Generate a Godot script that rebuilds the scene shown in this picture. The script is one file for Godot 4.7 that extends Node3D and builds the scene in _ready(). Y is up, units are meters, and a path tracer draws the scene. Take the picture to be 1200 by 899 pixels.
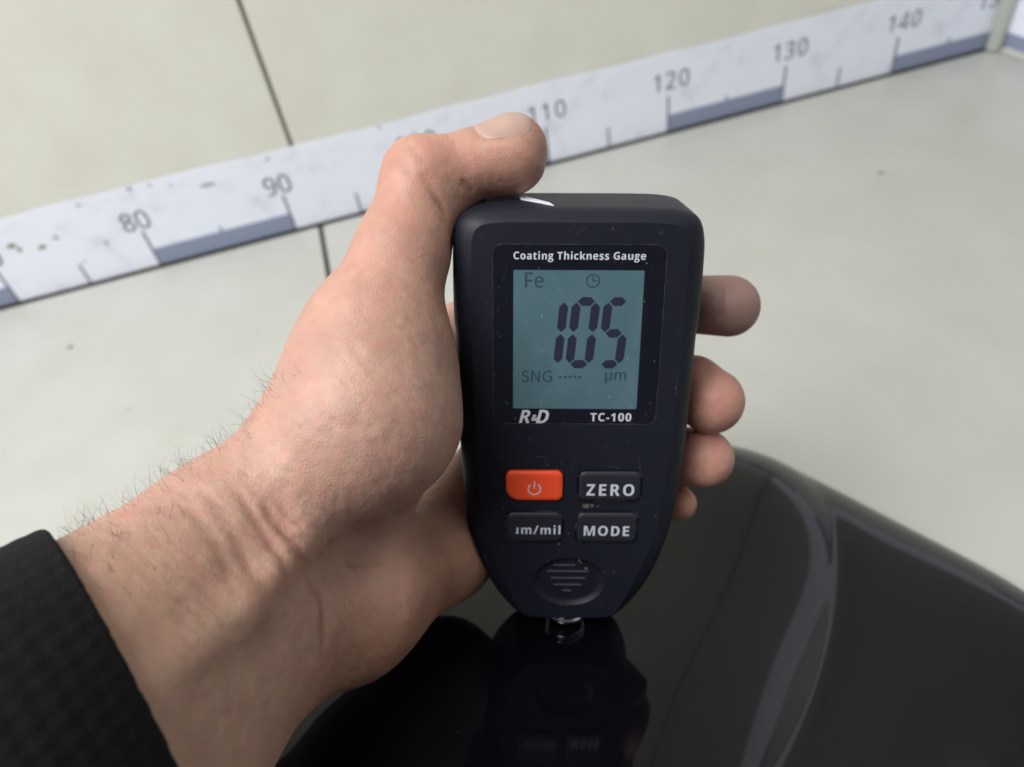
extends Node3D
# A coating thickness gauge held by a left hand on a glossy black panel, in the tiled corner of a booth with a paper ruler round its walls.
# The gauge, the hand and the panel share one frame: x to the right over the gauge's face, y up along the gauge, z out of its face, in gauge units of U metres.

const U := 0.00088
const G_AT := Vector3(0.03265633, 0.13922185, 0.38740533)
var G_B := Basis(Vector3(0.94833, -0.1314, 0.28881), Vector3(0.23752, 0.8975, -0.37158), Vector3(-0.21039, 0.42098, 0.88233)).orthonormalized()
const RIGHT := 0.5406        # the wall on the right
const ZERO := -0.9594        # where the ruler's zero would lie

var rng := RandomNumberGenerator.new()
var M := {}

# ---------------------------------------------------------------- helpers

func tag(o: Node, label := "", category := "", group := "", kind := "") -> Node:
	if label: o.set_meta("label", label)
	if category: o.set_meta("category", category)
	if group: o.set_meta("group", group)
	if kind: o.set_meta("kind", kind)
	return o

func base(called: String, t: Transform3D) -> Node3D:
	var o := Node3D.new()
	o.name = called
	add_child(o, true)
	o.transform = t
	return o

func put(called: String, mesh: Mesh, mat: Material, parent: Node, at := Transform3D()) -> MeshInstance3D:
	var o := MeshInstance3D.new()
	o.name = called
	o.mesh = mesh
	o.material_override = mat
	parent.add_child(o, true)
	o.transform = at
	return o

# A mesh from points and triangles; every triangle is turned so that it is clockwise seen from where the normals point.
func build(v: PackedVector3Array, n: PackedVector3Array, idx: PackedInt32Array, uv := PackedVector2Array(), col := PackedColorArray()) -> ArrayMesh:
	for k in range(0, idx.size(), 3):
		var a := idx[k]
		var b := idx[k + 1]
		var c := idx[k + 2]
		if (v[b] - v[a]).cross(v[c] - v[a]).dot(n[a] + n[b] + n[c]) > 0.0:
			idx[k + 1] = c
			idx[k + 2] = b
	var s := []
	s.resize(Mesh.ARRAY_MAX)
	s[Mesh.ARRAY_VERTEX] = v
	s[Mesh.ARRAY_NORMAL] = n
	s[Mesh.ARRAY_INDEX] = idx
	if uv.size(): s[Mesh.ARRAY_TEX_UV] = uv
	if col.size(): s[Mesh.ARRAY_COLOR] = col
	var m := ArrayMesh.new()
	m.add_surface_from_arrays(Mesh.PRIMITIVE_TRIANGLES, s)
	return m

# Rings of equal length joined into a skin with smooth normals; points in gauge units or metres times k.
func loft(rings: Array, k := 1.0, cap_first := false, cap_last := false) -> ArrayMesh:
	var n_r := rings.size()
	var n_p: int = rings[0].size()
	var v := PackedVector3Array()
	var idx := PackedInt32Array()
	for r in rings:
		for p in r: v.append(p * k)
	for i in n_r - 1:
		for j in n_p:
			var a := i * n_p + j
			var b := i * n_p + (j + 1) % n_p
			idx.append_array([a, b, b + n_p, a, b + n_p, a + n_p])
	var n := PackedVector3Array()
	n.resize(v.size())
	for q in range(0, idx.size(), 3):
		var f := (v[idx[q + 1]] - v[idx[q]]).cross(v[idx[q + 2]] - v[idx[q]])
		for w in 3: n[idx[q + w]] += f
	# outwards: away from the middle of all points
	var mid := Vector3()
	for p in v: mid += p / v.size()
	var out := 0.0
	for q in v.size():
		n[q] = n[q].normalized()
		out += n[q].dot((v[q] - mid).normalized())
	if out < 0.0:
		for q in v.size(): n[q] = -n[q]
	for e in 2:
		if [cap_first, cap_last][e]:
			var at := 0 if e == 0 else (n_r - 1) * n_p
			var c := Vector3()
			for j in n_p: c += v[at + j] / n_p
			var f := Vector3()
			for j in n_p: f += (v[at + j] - c).cross(v[at + (j + 1) % n_p] - c)
			f = f.normalized()
			if f.dot(c - mid) < 0.0: f = -f
			var s := v.size()
			v.append(c)
			n.append(f)
			for j in n_p:
				v.append(v[at + j])
				n.append(f)
			for j in n_p: idx.append_array([s, s + 1 + j, s + 1 + (j + 1) % n_p])
	return build(v, n, idx)

func ring2(p: PackedVector2Array, z: float) -> PackedVector3Array:
	var r := PackedVector3Array()
	for q in p: r.append(Vector3(q.x, q.y, z))
	return r

# A rounded rectangle, anticlockwise.
func rrect(x0: float, y0: float, x1: float, y1: float, r: float, steps := 6, r_low_left := -1.0) -> PackedVector2Array:
	var p := PackedVector2Array()
	var rl := r if r_low_left < 0.0 else r_low_left
	var cs := [[x1 - r, y0 + r, -90, r], [x1 - r, y1 - r, 0, r], [x0 + r, y1 - r, 90, r], [x0 + rl, y0 + rl, 180, rl]]
	for c in cs:
		for i in steps + 1:
			var a := deg_to_rad(c[2] + 90.0 * i / steps)
			p.append(Vector2(c[0] + c[3] * cos(a), c[1] + c[3] * sin(a)))
	return p

func grown(p: PackedVector2Array, d: float) -> PackedVector2Array:
	var r := PackedVector2Array()
	var n := p.size()
	for i in n:
		var t := (p[(i + 1) % n] - p[(i + n - 1) % n]).normalized()
		r.append(p[i] + Vector2(t.y, -t.x) * d)
	return r

func flat(p: PackedVector2Array, z: float, k := U, nz := 1.0) -> ArrayMesh:
	var tri := Geometry2D.triangulate_polygon(p)
	var v := PackedVector3Array()
	var n := PackedVector3Array()
	var uv := PackedVector2Array()
	for q in p:
		v.append(Vector3(q.x, q.y, z) * k)
		n.append(Vector3(0, 0, nz))
		uv.append(Vector2(q.x / 64.0 + 0.5, 0.44 - q.y / 128.0))
	return build(v, n, tri, uv)

# One outline with holes, cut open along a slit from each hole to the outline.
func slit(outline: PackedVector2Array, holes: Array) -> PackedVector2Array:
	var at := {}
	for h in holes:
		var best := INF
		var bo := 0
		var bh := 0
		for i in outline.size():
			for j in h.size():
				var d: float = outline[i].distance_squared_to(h[j])
				if d < best and not at.has(i):
					best = d
					bo = i
					bh = j
		at[bo] = [h, bh]
	var r := PackedVector2Array()
	for i in outline.size():
		r.append(outline[i])
		if at.has(i):
			var h: PackedVector2Array = at[i][0]
			var b: int = at[i][1]
			var d := (h[b] - outline[i]).normalized()
			var off := Vector2(d.y, -d.x) * 0.004
			for j in h.size(): r.append(h[posmod(b - j, h.size())])   # the holes run clockwise
			r.append(h[b] + off)
			r.append(outline[i] + off)
	return r

func text_mesh(words: String, bold: bool, width: float, centre: Vector2, z: float, shear := 0.0, family := "Droid Sans", spacing := 0) -> ArrayMesh:
	var f := SystemFont.new()
	f.font_names = PackedStringArray([family])
	f.font_weight = 700 if bold else 400
	var t := TextMesh.new()
	t.text = words
	var fv := FontVariation.new()
	fv.base_font = f
	fv.spacing_glyph = spacing
	t.font = fv
	t.font_size = 64
	t.depth = 0.0
	t.pixel_size = 0.01
	t.curve_step = 1.0
	var box := t.get_aabb()
	var s := width / box.size.x
	var mid := box.position + box.size / 2.0
	var b := Basis(Vector3(s, 0, 0), Vector3(shear * s, s, 0), Vector3(0, 0, s))
	var st := SurfaceTool.new()
	st.append_from(t, 0, Transform3D(b, Vector3(centre.x, centre.y, z) - b * Vector3(mid.x, mid.y, 0)))
	return st.commit()

func worn(m: ArrayMesh, x: float) -> ArrayMesh:   # lettering rubbed away left of x
	var s := m.surface_get_arrays(0)
	var v: PackedVector3Array = s[Mesh.ARRAY_VERTEX]
	for i in v.size():
		if v[i].x < x: v[i].x = x
	s[Mesh.ARRAY_VERTEX] = v
	var r := ArrayMesh.new()
	r.add_surface_from_arrays(Mesh.PRIMITIVE_TRIANGLES, s)
	return r

func scaled(m: Mesh, k: float) -> ArrayMesh:
	var st := SurfaceTool.new()
	st.append_from(m, 0, Transform3D(Basis.from_scale(Vector3.ONE * k), Vector3.ZERO))
	return st.commit()

func lathe(profile: Array, k := U, around := 40) -> ArrayMesh:   # profile of (radius, y)
	var rings := []
	for p in profile:
		var r := PackedVector3Array()
		for i in around:
			var a := TAU * i / around
			r.append(Vector3(cos(a) * p[0], p[1], sin(a) * p[0]))
		rings.append(r)
	return loft(rings, k)

func lin(r: float, g: float, b: float) -> Color:
	return Color(r, g, b).linear_to_srgb()

func mat(c: Color, rough: float, spec := 0.5, metal := 0.0) -> StandardMaterial3D:
	var m := StandardMaterial3D.new()
	m.albedo_color = c
	m.roughness = rough
	m.metallic_specular = spec
	m.metallic = metal
	return m

func noise_tex(size: int, freq: float, kind: int, seed_: int, ret := -1, oct := 3) -> NoiseTexture2D:
	var n := FastNoiseLite.new()
	n.noise_type = kind
	n.seed = seed_
	n.frequency = freq
	n.fractal_octaves = oct
	if ret >= 0:
		n.cellular_return_type = ret
		n.fractal_type = FastNoiseLite.FRACTAL_NONE
	var t := NoiseTexture2D.new()
	t.width = size
	t.height = size
	t.seamless = true
	t.noise = n
	return t

# ---------------------------------------------------------------- setting

func look() -> void:
	var cam := Camera3D.new()
	cam.name = "camera"
	add_child(cam)
	cam.transform = Transform3D(Basis(Vector3(0.95137, -0.13419, 0.27728), Vector3(0.28506, 0.72468, -0.62736), Vector3(-0.11675, 0.67589, 0.7277)).orthonormalized(), Vector3(0, 0.2500687, 0.5004697))
	var a := CameraAttributesPhysical.new()
	a.frustum_focal_length = 21.96
	a.frustum_focus_distance = 0.142
	a.frustum_near = 0.01
	a.frustum_far = 30.0
	a.exposure_aperture = 12.0
	cam.attributes = a
	cam.current = true
	var e := Environment.new()
	e.background_mode = Environment.BG_COLOR
	e.background_color = lin(0.085, 0.088, 0.095)
	e.tonemap_mode = Environment.TONE_MAPPER_LINEAR
	e.tonemap_exposure = 1.1
	e.sdfgi_enabled = true
	e.ssao_enabled = true
	e.ssil_enabled = true
	var w := WorldEnvironment.new()
	w.name = "environment"
	w.environment = e
	add_child(w)
	area("ceiling_lamp", Vector3(-0.58, 1.12, 0.52), Vector3(-0.05, 0.05, 0.20), Vector2(1.0, 0.7), lin(1.0, 0.985, 0.965), 2.3)

func area(called: String, at: Vector3, to: Vector3, size: Vector2, c: Color, energy: float) -> void:
	var l := AreaLight3D.new()
	l.name = called
	add_child(l)
	l.look_at_from_position(at, to, Vector3(0, 0, -1))
	l.area_size = size
	l.light_color = c
	l.light_energy = energy
	l.shadow_enabled = true

func tile_mesh(w: float, h: float) -> ArrayMesh:   # a tile lying in x, y with softened edges
	var rings := [ring2(rrect(0, 0, w, h, 0.0015, 2), -0.006), ring2(rrect(0, 0, w, h, 0.0015, 2), -0.0008), ring2(rrect(0.0002, 0.0002, w - 0.0002, h - 0.0002, 0.0015, 2), -0.0002)]
	var p := rrect(0.0008, 0.0008, w - 0.0008, h - 0.0008, 0.0012, 2)
	rings.append(ring2(p, 0.0))
	return loft(rings, 1.0, false, true)

func blob(r: float, seed_: int, z: float, stretch := 1.0) -> ArrayMesh:
	rng.seed = seed_
	var p := PackedVector2Array()
	for i in 14:
		var a := TAU * i / 14.0
		p.append(Vector2(cos(a) * stretch, sin(a)) * r * rng.randf_range(0.55, 1.1))
	return flat(p, z, 1.0)

func setting() -> void:
	var seam := ZERO + 0.918
	var grout := mat(lin(0.05, 0.048, 0.045), 0.9, 0.3)
	var wall_grout := mat(lin(0.25, 0.23, 0.20), 0.9, 0.3)
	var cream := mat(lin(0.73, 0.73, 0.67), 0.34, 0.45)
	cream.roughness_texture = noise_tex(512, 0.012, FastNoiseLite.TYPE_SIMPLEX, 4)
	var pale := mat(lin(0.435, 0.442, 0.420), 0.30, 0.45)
	for m in [cream, pale]:
		m.uv1_triplanar = true
		m.uv1_world_triplanar = true
		m.uv1_scale = Vector3.ONE * 2.6
		m.roughness_texture = null
		m.heightmap_enabled = true
		m.heightmap_scale = 0.01
		m.heightmap_texture = noise_tex(512, 0.02, FastNoiseLite.TYPE_SIMPLEX, 9)
		m.detail_enabled = true
		m.detail_blend_mode = BaseMaterial3D.BLEND_MODE_MUL
		m.uv2_triplanar = true
		m.uv2_world_triplanar = true
		m.uv2_scale = Vector3.ONE * 3.1
		var t := noise_tex(512, 0.008, FastNoiseLite.TYPE_SIMPLEX, 31, -1, 5)
		var g := Gradient.new()
		g.set_color(0, Color(0.965, 0.965, 0.95))
		g.set_color(1, Color(1, 1, 1))
		t.color_ramp = g
		m.detail_albedo = t
		m.detail_uv_layer = BaseMaterial3D.DETAIL_UV_2
	var slab := BoxMesh.new()
	slab.size = Vector3(1.25, 0.05, 0.66)
	var floor_ := put("floor", slab, grout, self, Transform3D(Basis(), Vector3(RIGHT - 0.575, -0.0268, 0.28)))
	tag(floor_, "pale grey floor of large square tiles under the black panel", "floor", "", "structure")
	var bw := BoxMesh.new()
	bw.size = Vector3(1.25, 2.45, 0.05)
	var back := put("back_wall", bw, wall_grout, self, Transform3D(Basis(), Vector3(RIGHT - 0.575, 1.222, -0.0264)))
	tag(back, "cream tiled wall behind the hand carrying the paper ruler", "wall", "", "structure")
	var rw := BoxMesh.new()
	rw.size = Vector3(0.05, 2.45, 1.25)
	var rwall := put("right_wall", rw, wall_grout, self, Transform3D(Basis(), Vector3(RIGHT + 0.0264, 1.222, 0.575)))
	tag(rwall, "cream tiled wall at the right edge meeting the back wall", "wall", "", "structure")
	var gap := 0.0032
	var tm := tile_mesh(0.6 - gap, 0.6 - gap)
	for i in range(2, 4):
		var x := seam + 0.6 * (i - 3) + gap / 2.0
		var wide := 0.6 - gap
		if i == 3: wide = minf(wide, RIGHT - x - 0.001)
		for j in 4:
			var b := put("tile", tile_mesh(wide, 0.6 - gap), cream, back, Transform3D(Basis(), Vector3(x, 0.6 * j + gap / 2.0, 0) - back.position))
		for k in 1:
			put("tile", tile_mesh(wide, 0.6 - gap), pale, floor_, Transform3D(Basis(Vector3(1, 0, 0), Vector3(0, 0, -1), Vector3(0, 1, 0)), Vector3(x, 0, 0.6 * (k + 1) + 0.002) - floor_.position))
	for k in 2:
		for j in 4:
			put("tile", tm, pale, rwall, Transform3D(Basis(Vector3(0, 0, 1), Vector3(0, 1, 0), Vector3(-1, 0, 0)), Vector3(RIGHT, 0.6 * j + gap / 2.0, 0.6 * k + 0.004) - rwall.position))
	# little marks trodden into the floor tile
	var dirt := mat(lin(0.20, 0.20, 0.19), 0.9, 0.3)
	for s in [[-0.2111, 0.0785, 0.0022], [0.3317, 0.1366, 0.0024], [-0.164, 0.161, 0.0010], [0.30, 0.21, 0.0008], [-0.09, 0.12, 0.0007]]:
		put("stain", blob(s[2], int(s[0] * 1000) + 7, 0.00025), dirt, floor_, Transform3D(Basis(Vector3(1, 0, 0), Vector3(0, 0, -1), Vector3(0, 1, 0)), Vector3(s[0], 0, s[1]) - floor_.position))

func ruler() -> void:
	var paper := mat(lin(0.83, 0.865, 0.97), 0.75, 0.3)
	paper.uv1_triplanar = true
	paper.uv1_scale = Vector3.ONE * 9.0
	paper.heightmap_enabled = true
	paper.heightmap_scale = 0.012
	paper.heightmap_texture = noise_tex(256, 0.03, FastNoiseLite.TYPE_SIMPLEX, 77)
	var t := noise_tex(512, 0.006, FastNoiseLite.TYPE_SIMPLEX, 5, -1, 6)
	var g := Gradient.new()
	g.set_color(0, Color(0.90, 0.90, 0.915))
	g.set_color(1, Color(1, 1, 1))
	g.add_point(0.2, Color(0.965, 0.965, 0.972))
	g.add_point(0.4, Color(0.99, 0.99, 0.99))
	t.color_ramp = g
	paper.albedo_texture = t
	var ink := mat(lin(0.26, 0.295, 0.41), 0.7, 0.3)
	var black := mat(lin(0.14, 0.14, 0.19), 0.7, 0.3)
	var bar := BoxMesh.new()
	bar.size = Vector3(0.0985, 0.0128, 0.0004)
	var tick := BoxMesh.new()
	tick.size = Vector3(0.0013, 0.0275, 0.0004)
	var small := BoxMesh.new()
	small.size = Vector3(0.0012, 0.0150, 0.0004)
	var stub := BoxMesh.new()
	stub.size = Vector3(0.0012, 0.0042, 0.0004)
	for side in 2:
		var o := base("ruler_strip", Transform3D(Basis(), Vector3(RIGHT - 0.75, 0.0, 0.001)) if side == 0 else Transform3D(Basis(Vector3(0, 0, 1), Vector3(0, 1, 0), Vector3(-1, 0, 0)), Vector3(RIGHT - 0.001, 0, 0.75)))
		tag(o, "white paper ruler strip printed 80 to 140 along the foot of the back wall" if side == 0 else "short end of white ruler strip right of the corner bead, on the right wall", "ruler strip")
		# the sheet: a little wavy along its top edge
		var rings := []
		var x0 := -0.429 if side == 0 else -0.748
		var x1 := 0.748 if side == 0 else 0.35
		for z in [0.0, 0.0007]:
			var p := PackedVector3Array()
			for i in 61: p.append(Vector3(x0 + (x1 - x0) * i / 60.0, 0.0012, z))
			for i in 61:
				var x := x1 - (x1 - x0) * i / 60.0
				p.append(Vector3(x, 0.0612 + 0.0005 * sin(x * 23.0) + 0.0004 * sin(x * 71.0 + 1.0), z))
			rings.append(p)
		var sheet := PackedVector2Array()
		for p in rings[1]: sheet.append(Vector2(p.x, p.y))
		put("sheet", loft(rings), paper, o)
		put("sheet_face", flat(sheet, 0.0007, 1.0), paper, o)
		for k in 11:
			var x := 0.75 - 0.1 * k if side == 0 else -0.65 + 0.1 * k
			var r := 150 - 10 * k
			if k > 0 or side == 1:
				put("tick_mark", tick, black, o, Transform3D(Basis(), Vector3(x, 0.0153, 0.00095)))
			if k % 2 == 0:
				put("bar", bar, ink, o, Transform3D(Basis(), Vector3(x - 0.05, 0.0078, 0.0009)))
				put("tick_mark", stub, black, o, Transform3D(Basis(), Vector3(x - 0.05, 0.0158, 0.0009)))
			else:
				put("tick_mark", small, black, o, Transform3D(Basis(), Vector3(x - 0.05, 0.0090, 0.0009)))
			if side == 0 and r >= 70:
				put("number", text_mesh(str(r), r >= 100, 0.0185 if r < 100 else 0.029, Vector2(x - 0.001, 0.0372) if r < 100 else Vector2(x + 0.0025 - (0.017 if r == 150 else 0.0), 0.0405 + (0.002 if r == 100 else 0.0)), 0.0009, 0.0, "Droid Sans" if r < 100 else "Droid Sans Mono"), black, o)
		if side == 0:
			var moss := mat(lin(0.26, 0.30, 0.16), 0.9, 0.3)
			var grey := mat(lin(0.38, 0.38, 0.42), 0.9, 0.3)
			var n := 0
			for s in [[-0.2408, 0.0416, 0.0019, 1.9, 0], [-0.2377, 0.0378, 0.0020, 0.9, 0], [-0.2238, 0.0357, 0.0020, 1.4, 0], [-0.2124, 0.0397, 0.0014, 1.5, 1], [-0.1533, 0.0600, 0.0016, 1.2, 1], [-0.1274, 0.0553, 0.0011, 1.3, 1], [-0.1849, 0.0273, 0.0016, 1.0, 1], [-0.140, 0.0592, 0.0009, 1.6, 1], [-0.188, 0.0575, 0.0010, 1.5, 1], [0.02, 0.0597, 0.0010, 1.5, 1], [-0.06, 0.0570, 0.0010, 1.5, 1], [0.13, 0.045, 0.0009, 1.2, 1], [-0.205, 0.018, 0.0009, 1.2, 1], [-0.105, 0.0495, 0.0012, 5.0, 1]]:
				n += 1
				put("stain", blob(s[2], 300 + n, 0.0010, s[3]), grey if s[4] else moss, o, Transform3D(Basis(), Vector3(s[0] - (RIGHT - 0.75), s[1], 0)))
	# the bead that closes the corner, and the filler at the foot of the right wall
	var rings := []
	for y in [0.0, 0.3, 1.2, 2.4]:
		var p := PackedVector3Array()
		for q in rrect(-0.006, -0.006, 0.006, 0.006, 0.0045, 4): p.append(Vector3(q.x, y, q.y))
		rings.append(p)
	var bead := put("corner_bead", loft(rings, 1.0, true, true), mat(lin(0.42, 0.44, 0.40), 0.3, 0.5), self, Transform3D(Basis(Vector3.UP, PI / 4), Vector3(RIGHT - 0.0065, 0.001, 0.0065)))
	tag(bead, "pale plastic bead standing upright in the corner between the two ruler strips", "corner trim")
	rings = []
	for z in [0.016, 0.2, 0.5, 0.9]:
		var p := PackedVector3Array()
		for i in 8:
			var a := TAU * i / 8.0
			p.append(Vector3(cos(a) * 0.0042, sin(a) * 0.0036 + 0.001, z))
		rings.append(p)
	var fill := put("filler_line", loft(rings, 1.0, true, true), mat(lin(0.45, 0.47, 0.43), 0.6, 0.4), self, Transform3D(Basis(), Vector3(RIGHT - 0.0045, 0, 0)))
	tag(fill, "thin pale line of sealant along the foot of the right wall", "sealant")

# ---------------------------------------------------------------- the panel

const PC := [-0.331, -7.122, 3.803, 10.757, -3.253, 3.653, -16.985, -3.056, -4.467, -27.995, -49.457, -26.190, -16.554, -51.977, -54.739, -18.849, -27.218, -5.804, 113.241, 30.468, -120.683, -65.002, -2.118, -213.160, -116.784, 437.090, 337.437, -62.093]

func panel_y(x: float, z: float) -> float:
	var u := x / 100.0
	var w := (z + 11.0) / 100.0
	var r := 0.0
	var k := 0
	for i in 6:
		for j in 6:
			if i + j >= 2 and i + j <= 5:
				r += PC[k] * pow(u, i) * pow(w, j)
				k += 1
	var cz := clampf(z, -150.0, 75.0) / 100.0   # the character line, as x over z
	var s0 := (x - (((9.9195 * cz - 13.5146) * cz - 66.7444) * cz + 74.9487)) / 100.0 * 0.94
	var s := 0.5 * (s0 + sqrt(s0 * s0 + 0.0004))
	var q := 0.0
	for i in 4:
		for j in 4:
			if i + j <= 3:
				q += PC[k] * pow(s, i) * pow(w, j)
				k += 1
	return -80.0 + r + s * q

func panel_normal(x: float, z: float) -> Vector3:
	var e := 0.4
	return Vector3(-(panel_y(x + e, z) - panel_y(x - e, z)) / (2 * e), 1.0, -(panel_y(x, z + e) - panel_y(x, z - e)) / (2 * e)).normalized()

func panel() -> void:
	var edge := [Vector2(106, -140), Vector2(60, -150), Vector2(0, -150), Vector2(-50, -130), Vector2(-86, -68), Vector2(-106, -5), Vector2(-116, 40), Vector2(-104, 58), Vector2(-60, 68), Vector2(30, 68), Vector2(100, 42), Vector2(146, 10), Vector2(172, -12), Vector2(185, -36), Vector2(187, -62), Vector2(182, -83), Vector2(171, -99), Vector2(156, -114), Vector2(136, -127), Vector2(120, -134)]
	for pass_ in 2:   # rounded corners
		var e2 := []
		for i in edge.size():
			var a: Vector2 = edge[i]
			var b: Vector2 = edge[(i + 1) % edge.size()]
			e2.append(a.lerp(b, 0.2))
			e2.append(a.lerp(b, 0.8))
		edge = e2
	var mid := Vector2(25, -45)
	var spokes := 420
	var rim := []
	for i in spokes:
		var a := TAU * i / spokes
		var d := Vector2(cos(a), sin(a))
		var best := 0.0
		for k in edge.size():
			var hit = Geometry2D.segment_intersects_segment(mid, mid + d * 400.0, edge[k], edge[(k + 1) % edge.size()])
			if hit != null: best = maxf(best, (hit - mid).length())
		rim.append(best)
	var n_r := 130
	var v := PackedVector3Array()
	var n := PackedVector3Array()
	var idx := PackedInt32Array()
	var down := G_B.transposed() * Vector3.DOWN
	for r in n_r + 3:
		for i in spokes:
			var a := TAU * i / spokes
			var d := Vector2(cos(a), sin(a))
			var s := minf(float(r) / (n_r - 1), 1.0)
			var p := mid + d * (float(rim[i]) * s)
			var q := Vector3(p.x, panel_y(p.x, p.y), p.y)
			var nn := panel_normal(p.x, p.y)
			var out := Vector3(d.x, 0, d.y)
			out = (out - down * out.dot(down)).normalized()
			if r == n_r:
				q += (out * 0.2 + down * 0.5)
				nn = (nn + out).normalized()
			elif r >= n_r + 1:
				var deep := (G_AT + G_B * (q * U)).y / U
				q += out * 0.2 + down * (maxf(deep - 2.0, 0.6) if r == n_r + 2 else 3.0)
				nn = out
			v.append(q * U)
			n.append(nn)
	for r in n_r + 2:
		for i in spokes:
			var a := r * spokes + i
			var b := r * spokes + (i + 1) % spokes
			idx.append_array([a, b, b + spokes, a, b + spokes, a + spokes])
	var m := mat(lin(0.0035, 0.0035, 0.0042), 0.06, 0.37)
	m.uv1_triplanar = true
	m.uv1_scale = Vector3.ONE * 5.0
	m.albedo_texture = dust(1024, 11, 260, 26, 0.5)
	m.albedo_color = lin(0.06, 0.07, 0.12)
	m.clearcoat_enabled = false
	var o := put("car_panel", build(v, n, idx), m, self, Transform3D(G_B, G_AT))
	tag(o, "glossy black curved car body panel lying on the floor under the gauge", "car panel")

# Black with pale specks of dust and a few hair scratches.
func dust(size: int, seed_: int, specks: int, lines: int, strength: float, ground := 0.04, patch := Vector2.ZERO) -> ImageTexture:
	rng.seed = seed_
	var im := Image.create(size, size, false, Image.FORMAT_RGB8)
	im.fill(Color(ground, ground, ground).linear_to_srgb())
	for i in specks:
		var g := ground + strength * pow(rng.randf(), 3.0)
		var c := Color(g, g, g * 1.02).linear_to_srgb()
		var x := rng.randi_range(4, size - 5)
		var y := rng.randi_range(4, size - 5)
		var r := 0.6 + 2.0 * pow(rng.randf(), 4.0)
		for dy in range(-3, 4):
			for dx in range(-3, 4):
				if Vector2(dx * 1.8, dy).length() < r * rng.randf_range(0.8, 1.2): im.set_pixel(x + dx, y + dy, c)
	if patch != Vector2.ZERO:   # a rubbed spot: many fine specks and two long hair scratches
		for i in 260:
			var q := patch + Vector2(rng.randfn(0.0, 16.0), rng.randfn(0.0, 13.0))
			var g := ground + strength * rng.randf_range(0.03, 0.3)
			im.set_pixelv(Vector2i(q), Color(g, g, g).linear_to_srgb())
		for i in 3:
			for k in 60: im.set_pixelv(Vector2i(patch + Vector2(-42 + i * 14 + k * 1.3, 26 - i * 9 - k * 0.42)), Color(ground + strength * 0.10, ground + strength * 0.10, ground + strength * 0.10).linear_to_srgb())
	for i in lines:
		var p := Vector2(rng.randf(), rng.randf()) * (size - 80.0) + Vector2(40, 40)
		var a := rng.randf() * TAU
		var g := ground + strength * 0.35 * rng.randf()
		var bend := rng.randf_range(-0.02, 0.02)
		for k in rng.randi_range(8, 50):
			im.set_pixelv(Vector2i(clampi(int(p.x), 0, size - 1), clampi(int(p.y), 0, size - 1)), Color(g, g, g).linear_to_srgb())
			p += Vector2(cos(a), sin(a))
			a += bend
	return ImageTexture.create_from_image(im)

# ---------------------------------------------------------------- the gauge

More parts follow.
